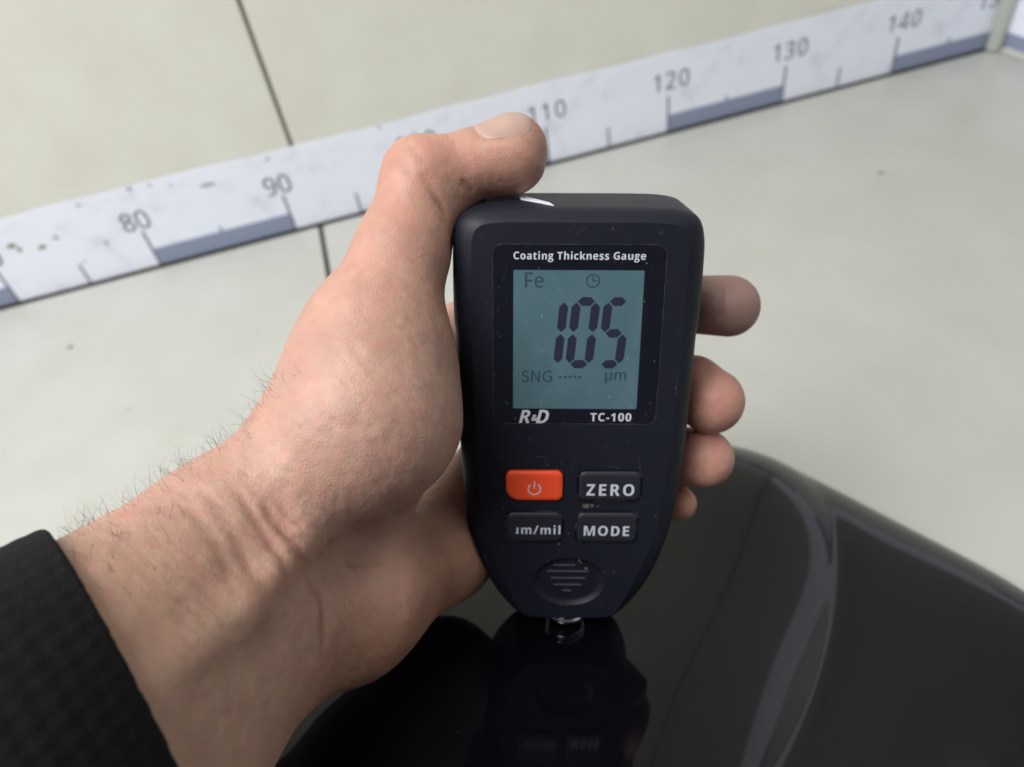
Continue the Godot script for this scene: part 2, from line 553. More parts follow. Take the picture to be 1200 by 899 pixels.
func gauge() -> void:
	var o := base("thickness_gauge", Transform3D(G_B, G_AT))
	tag(o, "black handheld coating thickness gauge reading 105 on its screen, gripped upright in the hand", "thickness gauge")
	var half := [[0, 41.5, 0, 44.5], [12, 41.5, 13, 44.5], [21.3, 41.4, 24.5, 44.3], [25.3, 40.6, 29.8, 42.6], [26.8, 37.6, 31.6, 38], [27.0, 30, 31.9, 30], [27.1, 15, 31.9, 15], [27.1, 13.4, 31.3, 13.2], [27.0, 1.4, 31.4, 1.4], [26.6, -14.5, 31.0, -18], [25.6, -30, 30.2, -33], [24.4, -42, 28.6, -45], [21.4, -53, 25.6, -56], [18.0, -61.5, 21.5, -65], [14.4, -69.4, 16.5, -71], [12.4, -71.8, 13.4, -72.6], [6, -72.1, 6.5, -72.8]]
	var ridge := []
	var outer := []
	for h in half:
		ridge.append(Vector2(h[0], h[1]))
		outer.append(Vector2(h[2], h[3]))
	ridge.append(Vector2(0, -72.1))
	outer.append(Vector2(0, -72.8))
	for i in range(half.size() - 1, 0, -1):
		ridge.append(Vector2(-half[i][0], half[i][1]))
		outer.append(Vector2(-half[i][2], half[i][3]))
	for pass_ in 2:
		for which in 2:
			var src: Array = ridge if which == 0 else outer
			var r := []
			for i in src.size():
				var a: Vector2 = src[i]
				var b: Vector2 = src[(i + 1) % src.size()]
				r.append(a.lerp(b, 0.25))
				r.append(a.lerp(b, 0.75))
			if which == 0: ridge = r
			else: outer = r
	var ring := func(t: float, z: float, inset: float) -> PackedVector3Array:
		var p := PackedVector3Array()
		for i in ridge.size():
			var q: Vector2 = ridge[i].lerp(outer[i], t)
			q -= q.normalized() * inset
			var lift := 2.6 * maxf(-z - 4.0, 0.0) / 22.0 * smoothstep(30.0, 42.0, q.y)
			p.append(Vector3(q.x, q.y + lift, z))
		return p
	var shell := mat(lin(0.0095, 0.0110, 0.0195), 0.48, 0.34)
	shell.uv1_triplanar = true
	shell.uv1_scale = Vector3.ONE * 60.0
	shell.heightmap_enabled = true
	shell.heightmap_scale = 0.0025
	shell.heightmap_texture = noise_tex(256, 0.12, FastNoiseLite.TYPE_SIMPLEX, 3)
	var face_m := shell.duplicate()
	face_m.detail_enabled = true
	face_m.detail_blend_mode = BaseMaterial3D.BLEND_MODE_ADD
	face_m.detail_albedo = dust(1024, 5, 1500, 60, 0.30, 0.0)
	face_m.detail_uv_layer = BaseMaterial3D.DETAIL_UV_1
	face_m.uv1_triplanar = false
	face_m.uv1_scale = Vector3.ONE
	face_m.heightmap_enabled = false
	put("front_shell", loft([ring.call(0.0, 0.0, 0.35), ring.call(0.0, -0.28, 0.0), ring.call(0.35, -0.9, 0.0), ring.call(0.72, -2.2, 0.0), ring.call(0.94, -3.7, 0.0), ring.call(1.0, -5.6, 0.0), ring.call(1.0, -14.0, 0.0), ring.call(1.0, -23.4, 0.1), ring.call(1.0, -23.8, 0.6), ring.call(1.0, -23.9, 3.0)], U), shell, o)
	put("back_shell", loft([ring.call(1.0, -24.2, 3.0), ring.call(1.0, -24.3, 0.6), ring.call(1.0, -24.7, 0.1), ring.call(0.96, -26.6, 0.3), ring.call(0.7, -28.0, 0.5), ring.call(0.2, -28.6, 0.5)], U, false, true), shell, o)
	# the face, with real openings for the window, the four keys and the finger dish
	var openings := {"lens": rrect(-21.5, -11.2, 21.5, 36.0, 2.6), "red": rrect(-18.6, -34.0, -2.2, -24.4, 2.2, 5, 4.2), "zero": rrect(1.3, -34.0, 19.0, -24.4, 2.2), "unit": rrect(-18.4, -46.9, -2.0, -36.9, 2.4, 5, 4.0), "mode": rrect(1.2, -46.9, 18.6, -36.9, 2.2)}
	var dish := PackedVector2Array()
	for i in 48:
		var a := TAU * i / 48.0
		dish.append(Vector2(10.3 * cos(a), -59.7 + 7.9 * sin(a)))
	var outline := PackedVector2Array()
	var top_ring: PackedVector3Array = ring.call(0.0, 0.0, 0.35)
	for i in range(top_ring.size() - 1, -1, -1): outline.append(Vector2(top_ring[i].x, top_ring[i].y))   # anticlockwise
	var dense := PackedVector2Array()
	for i in outline.size():
		var a := outline[i]
		var b := outline[(i + 1) % outline.size()]
		var parts := maxi(1, int(a.distance_to(b) / 1.2))
		for k in parts: dense.append(a.lerp(b, float(k) / parts))
	put("face", flat(slit(dense, [openings.lens, openings.red, openings.zero, openings.unit, openings.mode, dish]), 0.0), face_m, o)
	var inside := mat(lin(0.006, 0.006, 0.008), 0.7, 0.3)
	var grime := mat(lin(0.075, 0.075, 0.075), 0.9, 0.3)
	for k in openings:
		var p: PackedVector2Array = openings[k]
		put("recess", loft([ring2(p, 0.0), ring2(grown(p, -0.12), -0.3), ring2(grown(p, -0.16), -1.6)], U, false, true), inside, o)
	# window: dark glossy lens with the display printed behind it
	var lens_m := mat(lin(0.0055, 0.0062, 0.0120), 0.2, 0.5)
	var lens_o: PackedVector2Array = grown(openings.lens, -0.05)
	var lens := put("lens", loft([ring2(lens_o, -1.2), ring2(lens_o, -0.25), ring2(grown(lens_o, -0.2), -0.06)], U), lens_m, o)
	lens_m.uv1_scale = Vector3.ONE
	var lens_face := lens_m.duplicate()
	lens_face.detail_enabled = true
	lens_face.detail_blend_mode = BaseMaterial3D.BLEND_MODE_ADD
	lens_face.detail_albedo = dust(1024, 8, 1500, 50, 0.28, 0.0)
	put("lens_face", flat(grown(lens_o, -0.2), -0.06), lens_face, lens)
	# dust caught in the gap round the lens
	rng.seed = 91
	var gap_p: PackedVector2Array = grown(openings.lens, -0.08)
	var spots := 0
	var streaks := SurfaceTool.new()
	for i in gap_p.size():
		var a := gap_p[i]
		var b := gap_p[(i + 1) % gap_p.size()]
		var length := a.distance_to(b)
		var at := 0.0
		while at < length:
			var run := rng.randf_range(0.4, 3.4)
			if spots < 400:
				var p0 := a.lerp(b, at / length)
				var p1 := a.lerp(b, minf(at + run, length) / length)
				var t := (p1 - p0).normalized()
				var s := Vector2(t.y, -t.x) * rng.randf_range(0.02, 0.075)
				streaks.append_from(flat(PackedVector2Array([p0 + s, p0 - s, p1 - s * 0.6, p1 + s * 0.6]), 0.02), 0, Transform3D())
				spots += 1
			at += run
	tag(put("dust", streaks.commit(), grime, o), "", "", "", "stuff")
	var white := mat(lin(0.50, 0.53, 0.60), 0.6, 0.3)
	put("lettering", scaled(text_mesh("Coating Thickness Gauge", true, 32.6, Vector2(0.0, 32.9), 0.02, 0.0, "Droid Sans", 2), U), white, lens)
	put("lettering", scaled(text_mesh("TC-100", true, 10.8, Vector2(9.6, -9.2), 0.02, 0.0, "Droid Sans", 4), U), white, lens)
	put("logo", scaled(text_mesh("R", true, 2.75, Vector2(-12.9, -9.15), 0.02, 0.24), U), white, lens)
	put("logo", scaled(text_mesh("&", true, 1.6, Vector2(-10.55, -9.5), 0.02, 0.2), U), white, lens)
	put("logo", scaled(text_mesh("D", true, 2.85, Vector2(-8.3, -9.15), 0.02, 0.24), U), white, lens)
	display(o)
	keys(o, openings)
	# finger dish: a shallow oval with raised bars
	var dish_rings := []
	for s in [[1.0, 0.0], [0.985, -0.12], [0.93, -0.55], [0.86, -0.95], [0.80, -1.08], [0.72, -1.02], [0.4, -1.0], [0.05, -1.0]]:
		var p := PackedVector3Array()
		for q in dish: p.append(Vector3(q.x * s[0], -59.7 + (q.y + 59.7) * s[0], s[1]))
		dish_rings.append(p)
	var d_mesh := loft(dish_rings, U, false, true)
	var d := put("finger_dish", turned(d_mesh), shell, o)
	for b in [[-4.6, 1.6, -54.8], [-6.4, 5.8, -56.8], [-5.4, 4.8, -59.0], [-4.4, 3.7, -61.2], [-1.9, 0.8, -63.2]]:
		var p := rrect(b[0], b[2] - 0.22, b[1], b[2] + 0.22, 0.2, 3)
		put("grip_bar", loft([ring2(p, -1.05), ring2(p, -0.72), ring2(grown(p, -0.1), -0.6)], U, false, true), mat(lin(0.045, 0.048, 0.065), 0.5, 0.5), d)
	# the pale paint mark on the top, from front to back
	var mark := put("paint_mark", loft([PackedVector3Array([Vector3(-15.8, 46.5, -22.0), Vector3(-14.4, 45.6, -14.0), Vector3(-6.2, 44.55, -5.4), Vector3(-7.4, 45.1, -10.0)]), PackedVector3Array([Vector3(-15.7, 46.72, -21.8), Vector3(-14.5, 45.80, -14.2), Vector3(-6.3, 44.78, -5.7), Vector3(-7.3, 45.30, -9.8)])], U, false, true), mat(lin(0.62, 0.64, 0.74), 0.6, 0.3), o)
	tag(mark, "pale scratch of paint on the top edge")
	# the probe underneath
	var chrome := mat(lin(0.72, 0.73, 0.75), 0.14, 0.5, 1.0)
	var probe := put("probe", lathe([[6.3, -70.0], [6.3, -75.6], [6.0, -76.1], [5.6, -76.3], [5.6, -76.8], [6.0, -77.0], [6.0, -78.0], [5.2, -78.9], [3.6, -79.6], [1.6, -80.15], [0.05, -80.2]]), chrome, o, Transform3D(Basis(), Vector3(0, 0, -11.0) * U))
	put("sleeve", lathe([[7.2, -70.0], [7.2, -73.6], [6.7, -74.2], [5.6, -74.3]]), inside, probe)

func turned(m: ArrayMesh) -> ArrayMesh:   # the dish is seen from its hollow side
	var s := m.surface_get_arrays(0)
	var n: PackedVector3Array = s[Mesh.ARRAY_NORMAL]
	for i in n.size():
		if n[i].z < 0.0: n[i] = -n[i]
	return build(s[Mesh.ARRAY_VERTEX], n, s[Mesh.ARRAY_INDEX])

func seg(st: Array, a: Vector2, b: Vector2, th: float) -> void:   # one stroke of a seven-segment digit, pointed at both ends
	var t := (b - a).normalized()
	var s := Vector2(-t.y, t.x) * th * 0.5
	var k := th * 0.5
	var p := PackedVector2Array([a, a + t * k - s, b - t * k - s, b, b - t * k + s, a + t * k + s])
	for i in p.size(): p[i].x += (p[i].y - 13.6) * 0.085
	st.append(p)

func display(o: Node3D) -> void:
	var m := mat(lin(0.068, 0.126, 0.155), 0.35, 0.5)
	m.emission_enabled = true
	m.emission = lin(0.5, 0.9, 1.0)
	m.emission_energy_multiplier = 0.012
	var t := noise_tex(256, 0.02, FastNoiseLite.TYPE_SIMPLEX, 21)
	var g := Gradient.new()
	g.set_color(0, Color(0.9, 0.93, 0.93))
	g.set_color(1, Color(1, 1, 1))
	t.color_ramp = g
	m.albedo_texture = t
	var box := rrect(-16.3, -6.9, 16.2, 29.6, 0.3, 2)
	var lcd := put("display_screen", loft([ring2(box, -0.05), ring2(box, 0.0)], U, false, false), m, o)
	var face_m := m.duplicate()
	face_m.detail_enabled = true
	face_m.detail_blend_mode = BaseMaterial3D.BLEND_MODE_ADD
	face_m.detail_albedo = dust(1024, 15, 1500, 60, 0.40, 0.0, Vector2((-9.6 / 64.0 + 0.5) * 1024.0, (0.44 - 9.6 / 128.0) * 1024.0))
	put("screen_face", flat(box, 0.0), face_m, lcd)
	var dark := mat(lin(0.019, 0.021, 0.045), 0.4, 0.4)
	var faint := mat(lin(0.026, 0.052, 0.08), 0.4, 0.4)
	var z := 0.05
	var strokes := []
	var digit := func(x: float, w: float, on: String) -> void:
		var y0 := 5.4
		var y1 := 21.8
		var ym := 13.6
		var e := 0.28
		var c := {"a": [Vector2(x + e, y1), Vector2(x + w - e, y1)], "b": [Vector2(x + w, y1 - e), Vector2(x + w, ym + e)], "c": [Vector2(x + w, ym - e), Vector2(x + w, y0 + e)], "d": [Vector2(x + e, y0), Vector2(x + w - e, y0)], "e": [Vector2(x, y0 + e), Vector2(x, ym - e)], "f": [Vector2(x, ym + e), Vector2(x, y1 - e)], "g": [Vector2(x + e, ym), Vector2(x + w - e, ym)]}
		for s in on: seg(strokes, c[s][0], c[s][1], 2.2)
	digit.call(-8.9, 4.7, "bc")
	digit.call(-1.1, 4.9, "abcdef")
	digit.call(6.9, 4.7, "acdfg")
	for p in strokes: put("digit_segment", flat(p, z), dark, lcd)
	put("lettering", scaled(text_mesh("Fe", false, 4.6, Vector2(-11.1, 27.1), z), U), faint, lcd)
	put("lettering", scaled(text_mesh("SNG", false, 7.8, Vector2(-10.1, 2.0), z), U), faint, lcd)
	put("lettering", scaled(text_mesh("µm", false, 5.4, Vector2(10.3, 1.7), z), U), faint, lcd)
	for i in 5:
		var p := PackedVector2Array()
		for k in 8: p.append(Vector2(-4.1 + 1.3 * i + 0.36 * cos(TAU * k / 8.0), 1.9 + 0.36 * sin(TAU * k / 8.0)))
		put("dot", flat(p, z), faint, lcd)
	var clock := PackedVector2Array()
	var hole := PackedVector2Array()
	for k in 28:
		var a := TAU * k / 28.0
		clock.append(Vector2(3.5 + 1.75 * cos(a), 27.0 + 1.75 * sin(a)))
		hole.append(Vector2(3.5 + 1.45 * cos(a), 27.0 + 1.45 * sin(a)))
	var ck := put("clock_symbol", flat(slit(clock, [hole]), z), faint, lcd)
	put("clock_hand", flat(PackedVector2Array([Vector2(3.35, 26.8), Vector2(3.65, 26.8), Vector2(3.65, 28.2), Vector2(3.35, 28.2)]), z), faint, ck)
	put("clock_hand", flat(PackedVector2Array([Vector2(3.65, 26.8), Vector2(4.5, 26.8), Vector2(4.5, 27.08), Vector2(3.65, 27.08)]), z), faint, ck)

func keys(o: Node3D, openings: Dictionary) -> void:
	var rubber := mat(lin(0.0125, 0.014, 0.022), 0.5, 0.5)
	var red := mat(lin(0.80, 0.075, 0.022), 0.42, 0.5)
	var white := mat(lin(0.50, 0.53, 0.62), 0.6, 0.3)
	var grime := mat(lin(0.085, 0.082, 0.078), 0.9, 0.3)
	for k in ["red", "zero", "unit", "mode"]:
		var p: PackedVector2Array = grown(openings[k], -0.38)
		var rings := [ring2(p, -1.3), ring2(p, 0.25), ring2(grown(p, -0.12), 0.55), ring2(grown(p, -0.45), 0.80), ring2(grown(p, -1.1), 0.92)]
		var b := put("key", loft(rings, U, false, true), red if k == "red" else rubber, o)
		match k:
			"red":
				tag(b, "red power key with its corner rounded off")
				var arc := PackedVector2Array()
				for i in 23: arc.append(Vector2(-10.4, -29.9) + 1.85 * Vector2(sin(deg_to_rad(38 + 284 * i / 22.0)), cos(deg_to_rad(38 + 284 * i / 22.0))))
				for i in 23: arc.append(Vector2(-10.4, -29.9) + 1.5 * Vector2(sin(deg_to_rad(322 - 284 * i / 22.0)), cos(deg_to_rad(322 - 284 * i / 22.0))))
				put("power_symbol", flat(arc, 0.96), white, b)
				put("power_symbol", flat(PackedVector2Array([Vector2(-10.57, -29.7), Vector2(-10.23, -29.7), Vector2(-10.23, -27.6), Vector2(-10.57, -27.6)]), 0.96), white, b)
			"zero": put("lettering", scaled(text_mesh("ZERO", true, 13.0, Vector2(10.3, -30.0), 0.96, 0.0, "Droid Sans", 7), U), white, b)
			"unit": put("lettering", scaled(worn(text_mesh("um/mil", true, 13.4, Vector2(-9.7, -42.4), 0.96, 0.0, "Droid Sans", 4), -15.45), U), white, b)
			"mode": put("lettering", scaled(text_mesh("MODE", true, 12.6, Vector2(9.8, -42.6), 0.96, 0.0, "Droid Sans", 4), U), white, b)
		# grime in the groove round the key
		rng.seed = k.hash() % 1000
		var streaks := SurfaceTool.new()
		var gp: PackedVector2Array = grown(openings[k], -0.16)
		for i in gp.size():
			if rng.randf() < 0.6:
				var a := gp[i]
				var c := gp[(i + 1) % gp.size()]
				var from := rng.randf_range(0.0, 0.3)
				var to := rng.randf_range(0.4, 1.0)
				var t := (c - a).normalized()
				var s := Vector2(t.y, -t.x) * rng.randf_range(0.05, 0.14)
				streaks.append_from(flat(PackedVector2Array([a.lerp(c, from) + s, a.lerp(c, from) - s, a.lerp(c, to) - s, a.lerp(c, to) + s]), 0.02 if k != "red" else -0.2), 0, Transform3D())
		tag(put("dust", streaks.commit(), grime, o), "", "", "", "stuff")
	# pale crumbs of dirt between the right keys
	for s in [[3.9, -35.4, 0.75, 1.5], [5.6, -35.3, 0.5, 1.3], [7.2, -35.5, 0.35, 1.0], [2.6, -52.6, 0.45, 0.9], [3.1, -53.2, 0.3, 1.2], [-18.9, -36.0, 0.25, 1.5], [4.6, -55.2, 0.5, 1.6]]:
		var p := PackedVector2Array()
		for i in 10: p.append(Vector2(s[0] + cos(TAU * i / 10.0) * s[2] * s[3] * rng.randf_range(0.5, 1.1), s[1] + sin(TAU * i / 10.0) * s[2] * rng.randf_range(0.5, 1.1)))
		put("dirt_speck", flat(p, 0.03), mat(lin(0.10, 0.095, 0.085), 0.9, 0.3), o)

# ---------------------------------------------------------------- the hand

# bones: group, from, to, radius at both ends (gauge units)
const BONES := [
	["arm", Vector3(-94.4, -37.3, 87.7), Vector3(-80.7, -32.2, 48.1), 24, 19.5],
	["arm", Vector3(-87.2, -53.2, 86.5), Vector3(-73.2, -46.3, 43.1), 22, 17.5],
	["arm", Vector3(-97.3, -29.9, 81.2), Vector3(-84.4, -25.1, 43.7), 20, 15.5],
	["tend", Vector3(-75.7, -24.7, 85.6), Vector3(-66.5, -24.7, 62.9), 2.0, 2.6],
	["tend", Vector3(-66.5, -24.7, 62.9), Vector3(-61.6, -21.4, 45.4), 2.6, 1.0],
	["thenar", Vector3(-73.4, -19.0, 31.1), Vector3(-50.7, -2.6, 19.2), 15, 19.2],
	["thenar", Vector3(-51.3, -2.6, 19.2), Vector3(-50.2, 12.7, 10.1), 19.2, 17],
	["thenar", Vector3(-46.9, -3.4, 11.1), Vector3(-44.3, 6.1, 5.8), 13.5, 11],
	["thumb", Vector3(-52.8, 7.8, 11.7), Vector3(-44.5, 32.6, -2.7), 15, 11.2],
	["thumb", Vector3(-44.5, 32.6, -2.7), Vector3(-40.1, 51.4, -13.1), 11.2, 9.2],
	["thumb", Vector3(-38.8, 39.9, -10.4), Vector3(-34.6, 46.1, -13.5), 8, 7],
	["thumb", Vector3(-40.1, 51.4, -13.1), Vector3(-25.4, 54.7, -17.5), 9.2, 7.9],
	["thumb", Vector3(-25.4, 54.7, -17.5), Vector3(-17.6, 56.4, -19.2), 8.0, 8.8],
	["thumb", Vector3(-17.6, 56.4, -19.2), Vector3(-16.3, 59.0, -20.0), 8.8, 7.5],
	["heel", Vector3(-72.2, -45.8, 34.5), Vector3(-55.4, -51.1, 16.1), 16, 15.5],
	["heel", Vector3(-55.4, -52.0, 16.4), Vector3(-38.7, -58.0, -13.4), 16, 16],
	["heel", Vector3(-68.2, -52.7, 39.9), Vector3(-58.3, -59.4, 25.1), 11, 11.5],
	["palm", Vector3(-54.0, -23.0, 9.1), Vector3(-31.9, 0.7, -40.9), 14, 13],
	["palm", Vector3(-37.4, -54.2, -14.6), Vector3(-16.9, -31.6, -34.8), 14, 12],
	["index", Vector3(-27.8, 1.2, -39.0), Vector3(20.0, 13.4, -41.4), 10, 8],
	["index", Vector3(20.0, 13.4, -41.4), Vector3(46.6, 14.7, -29.5), 8, 9.0],
	["middle", Vector3(-22.4, -14.7, -36.0), Vector3(20.8, -10.5, -37.9), 10, 10],
	["middle", Vector3(20.8, -10.5, -37.9), Vector3(37.3, -8.8, -26.0), 9.5, 8.5],
	["middle", Vector3(37.3, -8.8, -26.0), Vector3(41.0, -11.1, -19.0), 8.5, 9.6],
	["ring", Vector3(-19.6, -32.7, -30.2), Vector3(18.5, -32.1, -32.9), 10, 9],
	["ring", Vector3(18.5, -32.1, -32.9), Vector3(40.7, -29.4, -19.3), 9, 8.8],
	["pinky", Vector3(-16.8, -48.1, -25.3), Vector3(15.9, -47.6, -27.9), 9, 8],
	["pinky", Vector3(15.9, -47.6, -27.9), Vector3(34.6, -44.2, -18.7), 8, 5.0],
]
const BLEND := {"arm": 12.0, "tend": 3.0, "thenar": 12.0, "heel": 12.0, "palm": 12.0, "thumb": 5.0, "index": 3.0, "middle": 3.0, "ring": 3.0, "pinky": 3.0}
const ORDER := ["arm", "tend", "thenar", "heel", "palm", "thumb", "index", "middle", "ring", "pinky"]
const JOIN := [1.0, 6.0, 14.0, 9.0, 10.0, 9.0, 4.0, 4.0, 2.0, 2.0]
# creases: depth, width, then points on the skin
const CREASES := [
	[0.5, 0.9, Vector3(-74.1, -6.4, 44.8), Vector3(-66.9, -13.3, 49.6), Vector3(-60.7, -22.4, 53.0), Vector3(-60.2, -30.9, 53.5)],
	[0.7, 0.9, Vector3(-70.2, -7.3, 45.0), Vector3(-64.5, -13.5, 47.7), Vector3(-59.0, -22.5, 48.4), Vector3(-56.9, -34.0, 45.2), Vector3(-55.8, -41.3, 49.5), Vector3(-56.4, -46.4, 52.7)],
	[0.45, 0.8, Vector3(-66.5, -8.7, 45.0), Vector3(-60.6, -15.1, 46.1), Vector3(-56.2, -24.9, 38.8), Vector3(-53.2, -34.4, 29.3)],
	[0.3, 0.8, Vector3(-68.6, -7.9, 45.1), Vector3(-60.5, -17.5, 47.8), Vector3(-55.5, -34.3, 36.9)],
	[0.35, 0.8, Vector3(-55.1, -33.6, 32.8), Vector3(-50.8, -36.2, 28.6), Vector3(-45.8, -37.5, 24.6)],
	[0.55, 0.9, Vector3(-39.2, 53.1, -2.3), Vector3(-36.8, 49.9, -1.9), Vector3(-34.4, 45.7, -2.1), Vector3(-32.3, 41.8, -3.1)],
	[0.4, 0.8, Vector3(-29.5, 51.0, -6.7), Vector3(-27.9, 48.9, -7.9), Vector3(-26.4, 46.9, -10.2)],
	[0.2, 1.0, Vector3(-43.7, 56.4, -4.6), Vector3(-41.4, 53.1, -2.3), Vector3(-38.3, 50.1, -1.4)],
	[0.15, 0.8, Vector3(-34.0, 61.5, -12.4), Vector3(-31.7, 60.2, -10.1), Vector3(-30.3, 58.6, -8.6)],
	[0.35, 1.1, Vector3(-80.7, -8.0, 50.5), Vector3(-71.7, -14.0, 57.7), Vector3(-66.3, -19.8, 63.0)],
	[0.35, 1.1, Vector3(-78.5, -7.0, 47.5), Vector3(-69.0, -15.0, 54.6), Vector3(-62.6, -23.0, 61.0)],
	[0.35, 0.9, Vector3(42.4, 23.3, -31.7), Vector3(42.3, 20.0, -23.6), Vector3(42.2, 13.5, -21.7), Vector3(214.0, -145.5, -626.6)],
	[0.25, 0.9, Vector3(39.2, -0.3, -22.4), Vector3(38.9, -4.9, -12.0), Vector3(38.9, -16.0, -10.9)],
	[0.25, 0.9, Vector3(38.4, -21.8, -15.6), Vector3(39.2, -26.6, -11.2), Vector3(38.9, -33.3, -11.7)],
	[0.3, 0.9, Vector3(-45.5, 55.8, -5.2), Vector3(-42.7, 54.2, -3.0), Vector3(-40.6, 51.9, -1.7)],
	[0.25, 0.9, Vector3(-42.3, 59.4, -6.7), Vector3(-39.5, 56.6, -4.1), Vector3(-37.0, 53.8, -3.2)],
	[0.15, 0.9, Vector3(-62.7, 7.5, 35.8), Vector3(-51.1, 3.6, 40.5), Vector3(-42.6, 3.1, 39.0)],
	[0.12, 0.9, Vector3(-59.0, 21.3, 24.4), Vector3(-46.8, 15.0, 32.7), Vector3(-39.5, 7.4, 35.3)],
]
const CUFF_AT := Vector3(-96.4, -8.8, 65.9)
const CUFF_N := Vector3(0.6983, 0.1572, -0.6984)

var creases := []
var bone := []        # [group number, a, ab, 1 / length², ra, rb - ra, blend, join]
var live := []        # the bones that matter in the block at hand

func smin(a: float, b: float, k: float) -> float:
	var h := clampf(0.5 + 0.5 * (b - a) / k, 0.0, 1.0)
	return b + (a - b) * h - k * h * (1.0 - h)

func bone_d(q: Array, p: Vector3) -> float:
	var pa: Vector3 = p - q[1]
	var t := clampf(pa.dot(q[2]) * q[3], 0.0, 1.0)
	return (pa - q[2] * t).length() - (q[4] + q[5] * t)

func gauge_d(p: Vector3) -> float:
	var ax := absf(p.x)
	var hw := 31.9
	if p.y > 36.0: hw = lerpf(31.9, 24.0, clampf((p.y - 36.0) / 9.0, 0.0, 1.0) ** 2)
	elif p.y > 12.0: hw = 31.9
	elif p.y > -20.0: hw = lerpf(31.0, 31.5, (p.y + 20.0) / 32.0)
	elif p.y > -45.0: hw = lerpf(28.7, 31.0, (p.y + 45.0) / 25.0)
	elif p.y > -65.0: hw = lerpf(21.5, 28.7, (p.y + 65.0) / 20.0)
	else: hw = lerpf(13.4, 21.5, clampf((p.y + 72.6) / 7.6, 0.0, 1.0))
	var front := maxf((ax - hw), 0.0)
	var top := 44.6 + 2.6 * clampf((-p.z - 4.0) / 22.0, 0.0, 1.0)
	return maxf(maxf(ax - hw, maxf(p.y - top, -72.8 - p.y)), maxf(p.z, -28.6 - p.z)) + front * 0.0

func skin_d(p: Vector3, near_gauge: bool) -> float:
	var r := 1e9
	var g := 1e9
	var now := -1
	var join := 1.0
	for q in live:
		var pa: Vector3 = p - q[1]
		var t := clampf(pa.dot(q[2]) * q[3], 0.0, 1.0)
		var d: float = (pa - q[2] * t).length() - (q[4] + q[5] * t)
		if q[0] != now:
			if now >= 0:
				r = g if r > 1e8 else smin(r, g, join)
			now = q[0]
			join = q[7]
			g = d
		else:
			g = smin(g, d, q[6])
	r = g if r > 1e8 else smin(r, g, join)
	if near_gauge: r = maxf(r, 0.15 - gauge_d(p))
	return maxf(r, -(p - CUFF_AT).dot(CUFF_N) - 9.0)

func arm_d(p: Vector3) -> float:
	var r := 1e9
	for q in bone:
		if q[0] == 0:
			var d := bone_d(q, p)
			r = d if r > 1e8 else smin(r, d, 12.0)
	return r

var axis_a := Vector3(-95.0, -38.0, 86.0)
var axis_n := Vector3(0.30, 0.12, -0.945)
var rib_x := Vector3()
var rib_y := Vector3()

func sleeve_d(p: Vector3, _near: bool) -> float:
	var d := arm_d(p)
	var r := p - axis_a
	var a := atan2(r.dot(rib_x), r.dot(rib_y))
	var back := -(p - CUFF_AT).dot(CUFF_N)
	var rib := 0.06 * cos(a * 64.0) + 0.10 * sin(back * 1.9 + a * 3.0)
	var lip := 0.5 * exp(-back * back / 8.0)
	return smax(smax(absf(d - 2.0 - 0.02 * back) - 1.3 - rib + lip * 0.4, -back, 0.7), back - 75.0, 1.0)

func smax(a: float, b: float, k: float) -> float:
	return -smin(-a, -b, k)

func groove(p: Vector3, list: Array) -> float:
	var s := 0.0
	for c in list:
		var best := 1e9
		var along := 0.0
		for i in range(2, c.size() - 1):
			var a: Vector3 = c[i]
			var ab: Vector3 = c[i + 1] - a
			var t := clampf((p - a).dot(ab) / ab.length_squared(), 0.0, 1.0)
			var d := (p - a - ab * t).length()
			if d < best:
				best = d
				along = (i - 2 + t) / (c.size() - 3)
		if best < c[1] * 3.5:
			var w: float = c[1] * 1.15
			s += c[0] * exp(-best * best / (w * w)) * smoothstep(0.0, 0.25, along) * smoothstep(1.0, 0.7, along)
	return 0.8 * (1.0 - exp(-s / 0.8))

